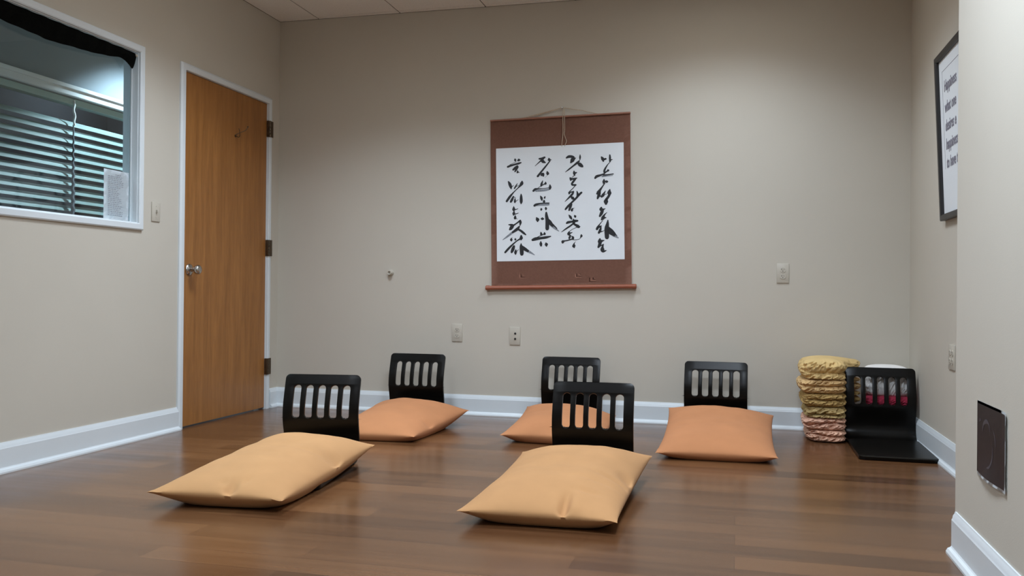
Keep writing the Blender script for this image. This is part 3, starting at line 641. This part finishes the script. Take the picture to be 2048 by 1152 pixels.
# ------------------------------------------------------------------ legless bentwood floor chairs
CW, CT = 0.358, 0.017
def chair_sheet(bm, prof, slots=None, r0=0, r1=0):
    """prof: dense [(y, z)] polyline of the sheet's middle; slots=(z_low, z_high); r0/r1 corner radii at start/end."""
    s = [0]
    for a, b in zip(prof, prof[1:]): s.append(s[-1] + math.hypot(b[0] - a[0], b[1] - a[1]))
    S_ = s[-1]
    def at(t):
        for i in range(len(s) - 1):
            if t <= s[i + 1] + 1e-9:
                k = (t - s[i]) / max(1e-9, s[i + 1] - s[i])
                return prof[i][0] + (prof[i + 1][0] - prof[i][0]) * k, prof[i][1] + (prof[i + 1][1] - prof[i][1]) * k
        return prof[-1]
    ts = {round(S_ * k / 40, 5) for k in range(41)}
    for k in range(1, 9):
        q = 1 - math.cos(PI / 2 * k / 8)
        if r0: ts.add(round(r0 * q, 5))
        if r1: ts.add(round(S_ - r1 * q, 5))
    sl = None
    if slots:
        def t_of(z):
            for i in range(len(prof) - 1):
                if (prof[i][1] - z) * (prof[i + 1][1] - z) <= 0:
                    k = (z - prof[i][1]) / (prof[i + 1][1] - prof[i][1] + 1e-12); return s[i] + k * (s[i + 1] - s[i])
        sl = (t_of(slots[0]), t_of(slots[1]), 0.018)
        ts = {t for t in ts if not (sl[0] - 0.004 < t < sl[0] + 0.022 or sl[1] - 0.022 < t < sl[1] + 0.004)}
        for k in range(0, 9):
            q = sl[2] * (1 - math.cos(PI / 2 * k / 8))
            ts.add(round(sl[0] + q, 5)); ts.add(round(sl[1] - q, 5))
    ts = sorted(ts)
    def halfw(t):
        w = CW / 2
        if r0 and t < r0: w -= r0 - math.sqrt(max(0, r0 * r0 - (r0 - t) ** 2))
        if r1 and t > S_ - r1: w -= r1 - math.sqrt(max(0, r1 * r1 - (t - S_ + r1) ** 2))
        return w
    def slotw(t):
        if not sl or t <= sl[0] or t >= sl[1]: return 0
        r = sl[2]
        if t < sl[0] + r: return math.sqrt(max(0, r * r - (sl[0] + r - t) ** 2))
        if t > sl[1] - r: return math.sqrt(max(0, r * r - (t - sl[1] + r) ** 2))
        return r
    rows = []
    for t in ts:
        y, z = at(t); w = halfw(t); h = slotw(t); xs_ = [-w]
        for k in range(-2, 3): xs_ += [k * 0.0585 - h, k * 0.0585 + h]
        xs_.append(w)
        if not sl: xs_ = [-w, -w * 0.6, -w * 0.2, w * 0.2, w * 0.6, w]
        rows.append([bm.verts.new((x, y, z)) for x in xs_])
    fs = []
    for i, (a, b) in enumerate(zip(rows, rows[1:])):
        for k in range(len(a) - 1):
            if sl and k % 2 == 1:
                if ts[i] >= sl[0] - 1e-6 and ts[i + 1] <= sl[1] + 1e-6: continue
            try: fs.append(bm.faces.new((a[k], a[k + 1], b[k + 1], b[k])))
            except ValueError: pass
    bmesh.ops.remove_doubles(bm, verts=bm.verts[:], dist=1e-5)
    fs = [f for f in bm.faces if f.calc_area() > 1e-9]
    dead = [f for f in bm.faces if f.calc_area() <= 1e-9]
    if dead: bmesh.ops.delete(bm, geom=dead, context='FACES')
    bmesh.ops.recalc_face_normals(bm, faces=bm.faces[:])
    for v in bm.verts: v.normal_update()
    bmesh.ops.solidify(bm, geom=bm.faces[:], thickness=CT)
    bmesh.ops.recalc_face_normals(bm, faces=bm.faces[:])
    es = [e for e in bm.edges if len(e.link_faces) == 2 and e.calc_face_angle(0) > math.radians(60)]
    bmesh.ops.bevel(bm, geom=es, offset=0.0022, segments=2, profile=0.6, affect='EDGES')
BACK = spline([(-0.055, 0.0185), (-0.030, 0.0195), (-0.004, 0.026), (0.016, 0.044), (0.0265, 0.070), (0.027, 0.095), (0.021, 0.13), (0.010, 0.165), (0.003, 0.20), (0.005, 0.25), (0.018, 0.30), (0.035, 0.352), (0.052, 0.400)], 8)
SEAT = [(-0.585, 0.0125), (-0.575, 0.0155), (-0.56, 0.0165)] + [(-0.56 + 0.505 * k / 10, 0.0165 + 0.002 * k / 10) for k in range(1, 11)]
def make_chair(label, loc, rz):
    t = thing('floor_chair', label, 'chair', loc, rz, 'black slatted floor chairs')
    bm = bmesh.new(); chair_sheet(bm, SEAT, None, r0=0.028)
    zmin = min(v.co.z for v in bm.verts); bmesh.ops.translate(bm, vec=(0, 0, 0.0008 - zmin), verts=bm.verts[:]); link_mesh('seat', bm, M_black, t, 50)
    bm = bmesh.new(); chair_sheet(bm, BACK, (0.198, 0.353), r1=0.022)
    zmin = min(v.co.z for v in bm.verts); bmesh.ops.translate(bm, vec=(0, 0, 0.0008 - zmin), verts=bm.verts[:]); link_mesh('backrest', bm, M_black, t, 50)
    return t
CHAIRS = [((-1.868, 3.732), 0.167, 'black slatted floor chair front left, nearest the door, behind a golden cushion'),
          ((-0.607, 3.809), 0.034, 'black slatted floor chair front centre, behind the nearest golden cushion'),
          ((-1.942, 5.179), 0.029, 'black slatted floor chair at the back wall nearest the door, behind an orange cushion'),
          ((-0.975, 5.256), 0.030, 'black slatted floor chair at the back wall under the scroll, partly hidden by another chair'),
          ((-0.114, 5.203), -0.033, 'black slatted floor chair at the back wall, right of the scroll, behind an orange cushion'),
          ((0.763, 5.111), -0.008, 'black slatted floor chair without a cushion, in the right corner in front of folded fleeces')]
proto = None
for (x, y), rz, lab in CHAIRS:
    if proto is None:
        proto = make_chair(lab, (x, y, 0), rz); continue
    c = proto.copy(); COL.objects.link(c); c.location = (x, y, 0); c.rotation_euler = (0, 0, rz); c['label'] = lab
    for ch in list(proto.children):
        d = ch.copy(); COL.objects.link(d); d.parent = c

# ------------------------------------------------------------------ knife-edge floor cushions
def ss(a, b, x):
    t = max(0, min(1, (x - a) / (b - a))); return t * t * (3 - 2 * t)
def cushion(label, corners, T, chair, m, dents=(), seed=0, crest=0.0, pinch=0.018, sag=0.012, wr=0.0045):
    """corners: front-left, front-right, back-right, back-left tips (x, y, z) at the seam."""
    (cx, cy), cr = chair
    fl_, fr_, br_, bl_ = [Vector(c) for c in corners]
    NU, NV = 84, 110
    bm = bmesh.new(); top = []; bot = []
    ca, sa = math.cos(-cr), math.sin(-cr)
    f = lambda t, p=2.3, q=0.62: max(0.0, 1 - abs(2 * t - 1) ** p) ** q
    for i in range(NU + 1):
        # denser sampling towards the seam
        u = 0.5 - 0.5 * math.cos(PI * i / NU) if True else i / NU
        u = 0.55 * u + 0.45 * i / NU
        ta, tb = [], []
        for j in range(NV + 1):
            v = 0.5 - 0.5 * math.cos(PI * j / NV); v = 0.5 * v + 0.5 * j / NV
            P = fl_ * ((1 - u) * (1 - v)) + fr_ * (u * (1 - v)) + br_ * (u * v) + bl_ * ((1 - u) * v)
            # edges draw in between the tips
            eu = (fr_ - fl_).normalized(); ev = ((bl_ - fl_) + (br_ - fr_)).normalized()
            du = pinch * (2 * u - 1) * -1 * (4 * v * (1 - v)) ** 0.7
            dv = pinch * (2 * v - 1) * -1 * (4 * u * (1 - u)) ** 0.7
            P = P + eu * du + Vector((ev.x, ev.y, 0)) * dv
            th = T * (f(u, 2.4, 0.60) * f(v, 3.0, 0.62))
            seam = P.z - sag * 4 * v * (1 - v) * abs(2 * u - 1) ** 2
            # the seam sags towards the middle of the bag and back end curls up against the backrest
            mid = (4 * u * (1 - u)) ** 0.8 * (4 * v * (1 - v)) ** 0.8
            zc = seam
            n1 = noise.noise(Vector((P.x * 5 + seed, P.y * 5, seed * 1.7)))
            n2 = noise.noise(Vector((P.x * 14 + seed, P.y * 11, seed * 2.3)))
            zt = zc + th * 0.62 + crest * math.exp(-((v - 0.86) / 0.16) ** 2) * f(u, 2.4, 0.5)
            zt += (n1 * 0.010 + n2 * wr) * f(u, 2, 0.6) * f(v, 2, 0.6)
            for (du0, dv0, su, sv, amp) in dents:
                zt += amp * math.exp(-((u - du0) / su) ** 2 - ((v - dv0) / sv) ** 2) * min(1, 4 * f(u) * f(v))
            # edge wrinkles running in from the seam
            e_side = math.exp(-min(u, 1 - u) / 0.06); e_end = math.exp(-min(v, 1 - v) / 0.05)
            wv = noise.noise(Vector((v * 17 + seed * 3.1, (0 if u < .5 else 9), 4.2))) * e_side + noise.noise(Vector((u * 15 + seed * 5.3, (0 if v < .5 else 7), 1.2))) * e_end
            zt += 0.010 * wv * min(1, 6 * u * (1 - u) * 4 * v * (1 - v))
            zb = zc - th * 0.95 + 0.006 * wv * min(1, 6 * u * (1 - u) * 4 * v * (1 - v))
            # what carries the cushion: the floor, or the seat of its chair
            lx = ca * (P.x - cx) - sa * (P.y - cy); ly = sa * (P.x - cx) + ca * (P.y - cy)
            on = (1 - ss(0.175, 0.215, abs(lx))) * ss(-0.66, -0.57, ly)
            sup = 0.0022 + 0.0245 * on + 0.030 * ss(-0.075, 0.0, ly) * on
            zb = max(zb, sup); zt = max(zt, zb + 0.0006)
            if 0 < i < NU and 0 < j < NV:
                ta.append(bm.verts.new((P.x, P.y, zt))); tb.append(bm.verts.new((P.x, P.y, zb)))
            else:
                w = bm.verts.new((P.x, P.y, max(seam, sup + 0.001) + 0.004 * wv)); ta.append(w); tb.append(w)
        top.append(ta); bot.append(tb)
    for i in range(NU):
        for j in range(NV):
            bm.faces.new((top[i][j], top[i + 1][j], top[i + 1][j + 1], top[i][j + 1]))
            a, b, c, d = bot[i][j], bot[i][j + 1], bot[i + 1][j + 1], bot[i + 1][j]
            if len({a, b, c, d}) == 4:
                try: bm.faces.new((a, b, c, d))
                except ValueError: pass
    c = (fl_ + fr_ + br_ + bl_) / 4; c.z = 0
    bmesh.ops.translate(bm, vec=-c, verts=bm.verts[:])
    o = link_mesh('floor_cushion', bm, m, smooth=75, loc=c)
    return tag(o, label, 'cushion', 'floor cushions')
cushion('golden cushion front left, lying on the front chair nearest the door',
        [(-2.054, 2.746, 0.060), (-1.551, 2.815, 0.048), (-1.571, 3.684, 0.100), (-2.12, 3.735, 0.092)], 0.125, (CHAIRS[0][0], CHAIRS[0][1]), M_cush_gold,
        dents=((0.58, 0.02, 0.045, 0.05, -0.024), (0.50, 0.06, 0.03, 0.02, -0.006), (0.66, 0.08, 0.03, 0.03, -0.006), (0.98, 0.60, 0.10, 0.05, -0.022), (0.8, 0.55, 0.18, 0.02, -0.006)), seed=1.3, crest=0.010)
cushion('golden cushion front centre, nearest the camera, with a pinched fold in its front edge',
        [(-0.916, 2.847, 0.050), (-0.371, 2.873, 0.045), (-0.342, 3.789, 0.100), (-0.906, 3.761, 0.092)], 0.125, (CHAIRS[1][0], CHAIRS[1][1]), M_cush_gold,
        dents=((0.66, 0.03, 0.030, 0.09, -0.030), (0.73, 0.05, 0.05, 0.08, 0.008), (0.77, 0.17, 0.09, 0.020, -0.009), (0.90, 0.40, 0.12, 0.022, -0.012), (0.96, 0.50, 0.06, 0.05, -0.020), (0.80, 0.30, 0.15, 0.02, -0.006)), seed=2.9, crest=0.010)
cushion('orange cushion on the floor chair at the back wall nearest the door',
        [(-2.12, 4.255, 0.035), (-1.620, 4.308, 0.035), (-1.540, 5.02, 0.086), (-2.13, 5.085, 0.10)], 0.125, (CHAIRS[2][0], CHAIRS[2][1]), M_cush_orange,
        dents=((0.97, 0.35, 0.06, 0.06, -0.016),), seed=4.1, crest=0.010)
cushion('orange cushion on the floor chair under the scroll, partly hidden behind the front centre chair',
        [(-1.202, 4.470, 0.042), (-0.64, 4.450, 0.040), (-0.665, 5.06, 0.086), (-1.205, 5.10, 0.112)], 0.115, (CHAIRS[3][0], CHAIRS[3][1]), M_cush_orange,
        dents=((0.5, 0.05, 0.10, 0.05, -0.008),), seed=5.7, crest=0.010)
cushion('orange cushion on the floor chair right of the scroll, facing the camera squarely',
        [(-0.371, 4.237, 0.035), (0.195, 4.254, 0.035), (0.206, 5.08, 0.124), (-0.372, 5.10, 0.140)], 0.115, (CHAIRS[4][0], CHAIRS[4][1]), M_cush_orange,
        dents=((0.5, 0.75, 0.35, 0.02, -0.004),), seed=7.9, crest=0.008)

# ------------------------------------------------------------------ folded blankets
def blanket(label, cat, m, x0, x1, y0, y1, z0, z1, seed, group, lobes=2, lean=0.0, wr=1.0, crown=-0.003, wide=0):
    """A folded plush blanket: rounded slab, lobes = layers showing at the front, one roll on the fold side (left)."""
    bm = bmesh.new(); NP, NS = 240, 26
    cx, cy = (x0 + x1) / 2, (y0 + y1) / 2; hx, hy = (x1 - x0) / 2, (y1 - y0) / 2; h = z1 - z0
    rings = []
    for s in range(NS + 1):
        t = s / NS; ring = []; tw = t ** (1.0 + 0.35 * math.sin(seed * 1.9))
        for k in range(NP):
            a = 2 * PI * k / NP; c, sn = math.cos(a), math.sin(a)
            p = 5.0
            r = (abs(c) ** p + abs(sn) ** p) ** (-1 / p)
            dx, dy = r * c, r * sn
            left = ss(0.25, 0.95, -c)
            two = abs(math.sin(lobes * PI * tw)) ** 0.55; one = math.sin(PI * t) ** 0.5
            env = two * (1 - left) + one * left
            ins = 0.026 * (1 - env)
            xx = cx + dx * (hx - ins); yy = cy + dy * (hy - ins)
            zz = z0 + h * t
            # slanting gathers of the plush pile round the folds
            lt = (tw * lobes) % 1.0
            q = noise.noise(Vector((dx * hx * 42 + dy * hy * 30 + seed - lt * 2.2, t * 3.2, seed + int(tw * lobes - 1e-6)))) + 0.45 * noise.noise(Vector((dx * hx * 95 - dy * hy * 80 - lt * 3.0, t * 6, seed * 2)))
            ridge = (1 - abs(q) * 2.4)
            o = 0.0125 * wr * ridge * (0.25 + env) - 0.008
            xx += dx * o; yy += dy * o
            zz += (0.012 * noise.noise(Vector((xx * 8, yy * 8, seed))) + 0.006 * noise.noise(Vector((xx * 23, yy * 23, seed)))) * wr * math.sin(PI * t)
            ring.append(bm.verts.new((xx, yy, max(zz, 0.0015))))
        rings.append(ring)
    if wide:
        for ring in rings:
            for v in ring: v.co.x += wide * ss(5.13, 5.24, v.co.y) * ss(cx, x1, v.co.x)
    for a, b in zip(rings, rings[1:]):
        for k in range(NP): bm.faces.new((a[k], a[(k + 1) % NP], b[(k + 1) % NP], b[k]))
    def cap(ring, up):                  # softly crowned top / bottom
        prev = ring; zc = sum(v.co.z for v in ring) / NP
        for q in (0.93, 0.8, 0.6, 0.35, 0.12):
            cur = []
            for k in range(NP):
                v = ring[k].co; x = cx + (v.x - cx) * q; y = cy + (v.y - cy) * q
                bump = crown * (1 - q * q) + (0.007 * noise.noise(Vector((x * 9, y * 9, seed + 3))) * (1 - q) if crown > 0 else 0)
                cur.append(bm.verts.new((x, y, max(0.0012, v.z * q + zc * (1 - q) + (bump if up > 0 else 0.002 * (1 - q))))))
            for k in range(NP): bm.faces.new((prev[k], prev[(k + 1) % NP], cur[(k + 1) % NP], cur[k]))
            prev = cur
        bm.faces.new(prev)
    cap(rings[-1], 1); cap(rings[0], -1)
    loc = Vector((cx, cy, z0)); bmesh.ops.translate(bm, vec=-loc, verts=bm.verts[:])
    o = link_mesh('folded_blanket', bm, m, smooth=80, loc=loc)
    return tag(o, label, cat, group)
G1 = 'folded blankets stacked by the corner'
zs = [0.002, 0.066, 0.132, 0.190, 0.262, 0.338, 0.440]
ST = [('peach folded blanket on the floor, bottom of the left stack', M_bl_peach, 0.378, 0.576, 4.985, 5.335, 0.000),
      ('rose peach folded blanket, second from the bottom of the left stack', M_bl_peach2, 0.362, 0.576, 4.985, 5.34, 0.000),
      ('thin olive gold folded blanket resting on the two peach ones', M_bl_olive2, 0.366, 0.576, 4.985, 5.34, 0.000),
      ('olive gold folded blanket in the middle of the left stack', M_bl_olive, 0.352, 0.576, 4.985, 5.34, 0.000),
      ('tan folded blanket, second from the top of the left stack', M_bl_tan, 0.338, 0.576, 4.985, 5.34, 0.000),
      ('thick gold folded blanket on top of the left stack', M_bl_gold, 0.345, 0.574, 4.980, 5.335, -0.004)]
for i, (lab, m, a, b, c, d, ln) in enumerate(ST):
    blanket(lab, 'blanket', m, a, b, c, d, zs[i], zs[i + 1] - 0.0005, 11.3 + i * 2.17, G1, 2, ln, 1.0, 0.016 if i == 5 else -0.003, 0.095)
G2 = 'folded fleeces behind the empty chair'
SB = [('cream folded fleece on the floor behind the empty floor chair', M_bl_cream, 0.692, 0.925, 0.002, 0.075),
      ('dark folded fleece above the cream one behind the empty floor chair', M_bl_dark, 0.692, 0.942, 0.075, 0.178),
      ('crimson folded fleece seen low through the slots of the empty floor chair', M_bl_red, 0.692, 0.942, 0.178, 0.240),
      ('white folded fleece on top of the stack behind the empty floor chair', M_bl_white, 0.690, 0.940, 0.240, 0.398)]
for i, (lab, m, a, b, z0_, z1_) in enumerate(SB):
    blanket(lab, 'blanket', m, a, b, 5.185, 5.392, z0_ + 0.001, z1_ - 0.0005, 31.7 + i * 3.1, G2, 1, 0, 0.6, 0.012 if i == 3 else -0.003)

# ------------------------------------------------------------------ recessed ceiling lights (out of frame), the hall light and added fill lights
M_diff = emit('lit_louvre', (1.0, 0.97, 0.9, 1), 4.0)
def ceiling_light(x, y, power, spread, label, col=(0.85, 0.985, 1.14)):
    t = thing('ceiling_light', label, 'ceiling light', (x, y, H), 0, 'recessed ceiling lights')
    bm = bmesh.new(); w = TS / 2 - 0.004
    for a in ((-w, -w + 0.02, -w, w), (w - 0.02, w, -w, w), (-w + 0.02, w - 0.02, -w, -w + 0.02), (-w + 0.02, w - 0.02, w - 0.02, w)):
        box(bm, a[0], a[1], a[2], a[3], -0.004, 0.09, 0.001)
    link_mesh('light_frame', bm, M_trim, t)
    bm = bmesh.new(); box(bm, -w + 0.02, w - 0.02, -w + 0.02, w - 0.02, 0.02, 0.03)
    link_mesh('diffuser', bm, M_diff, t)
    l = bpy.data.lights.new('louvre_light', 'AREA'); l.shape = 'SQUARE'; l.size = 2 * w - 0.06; l.energy = power; l.color = col; l.spread = math.radians(spread)
    lo = bpy.data.objects.new('louvre_light', l); COL.objects.link(lo); lo.location = (0, 0, 0.012); lo.parent = t
POW = 33; SPR = (126, 126, 172, 172); PK = (0.40, 0.74, 2.55, 0.50)
for ((x, y), sp, pk), lab in zip(zip(LIGHTS, SPR, PK), ('square recessed ceiling light nearest the back wall, right row', 'square recessed ceiling light nearest the door, left row', 'square recessed ceiling light above the camera, right row', 'square recessed ceiling light above the camera, left row')):
    ceiling_light(x, y, POW * pk, sp, lab)
for k, (hy_, en, lab) in enumerate(((5.20, 220, 'round recessed hall light near the far end of the hall'), (2.45, 190, 'round unseen hall light added to brighten the left end of the blind slats'))):  # the nearer one is unseen, added to light the left slats
    hl = thing('hall_light', lab, 'ceiling light', (-3.60, hy_, H), 0, 'hall lights')
    bm = bmesh.new(); lathe(bm, [(0.085, -0.004), (0.075, -0.006), (0.07, 0.0), (0.085, 0.0), (0.085, -0.004)], Matrix.Identity(4), 28)
    link_mesh('light_frame', bm, M_trim, hl)
    l = bpy.data.lights.new('hall_lamp', 'SPOT'); l.energy = en; l.color = (0.78, 0.92, 1.0); l.spot_size = math.radians(116); l.spot_blend = 0.6; l.shadow_soft_size = 0.05
    lo = bpy.data.objects.new('hall_lamp', l); COL.objects.link(lo); lo.location = (0, 0, -0.03); lo.parent = hl

ol = bpy.data.lights.new('office_fill', 'POINT'); ol.energy = 9; ol.color = (0.8, 0.9, 1.0); ol.shadow_soft_size = 0.1  # unseen fill light, added to lift the dark gaps between the blind slats
oo = bpy.data.objects.new('office_fill', ol); COL.objects.link(oo); oo.location = (-4.6, 5.6, 2.3)
w = bpy.data.worlds.new('World'); S.world = w; w.use_nodes = True
w.node_tree.nodes['Background'].inputs['Color'].default_value = (0.5, 0.55, 0.6, 1); w.node_tree.nodes['Background'].inputs['Strength'].default_value = 0.05

# ------------------------------------------------------------------ camera
cam = bpy.data.cameras.new('camera'); co = bpy.data.objects.new('camera', cam); COL.objects.link(co)
yaw, pitch, roll = 0.2502, 0.0041, 0.0095
F = Vector((-math.sin(yaw) * math.cos(pitch), math.cos(yaw) * math.cos(pitch), math.sin(pitch)))
R0 = Vector((math.cos(yaw), math.sin(yaw), 0)); U0 = R0.cross(F)
R_ = R0 * math.cos(roll) + U0 * math.sin(roll); U_ = -R0 * math.sin(roll) + U0 * math.cos(roll)
co.matrix_world = Matrix(((R_.x, U_.x, -F.x, 0), (R_.y, U_.y, -F.y, 0), (R_.z, U_.z, -F.z, 0.7963), (0, 0, 0, 1)))
cam.sensor_fit = 'HORIZONTAL'; cam.sensor_width = 36; cam.lens = 36 * 1757.44 / 2048
cam.clip_start = 0.05; cam.clip_end = 60
S.camera = co
S.view_settings.view_transform = 'Standard'; S.view_settings.look = 'None'
S.view_settings.gamma = 1; S.view_settings.use_curve_mapping = False
S.view_settings.exposure = 0.0
S.cycles.max_bounces = 10; S.cycles.diffuse_bounces = 6
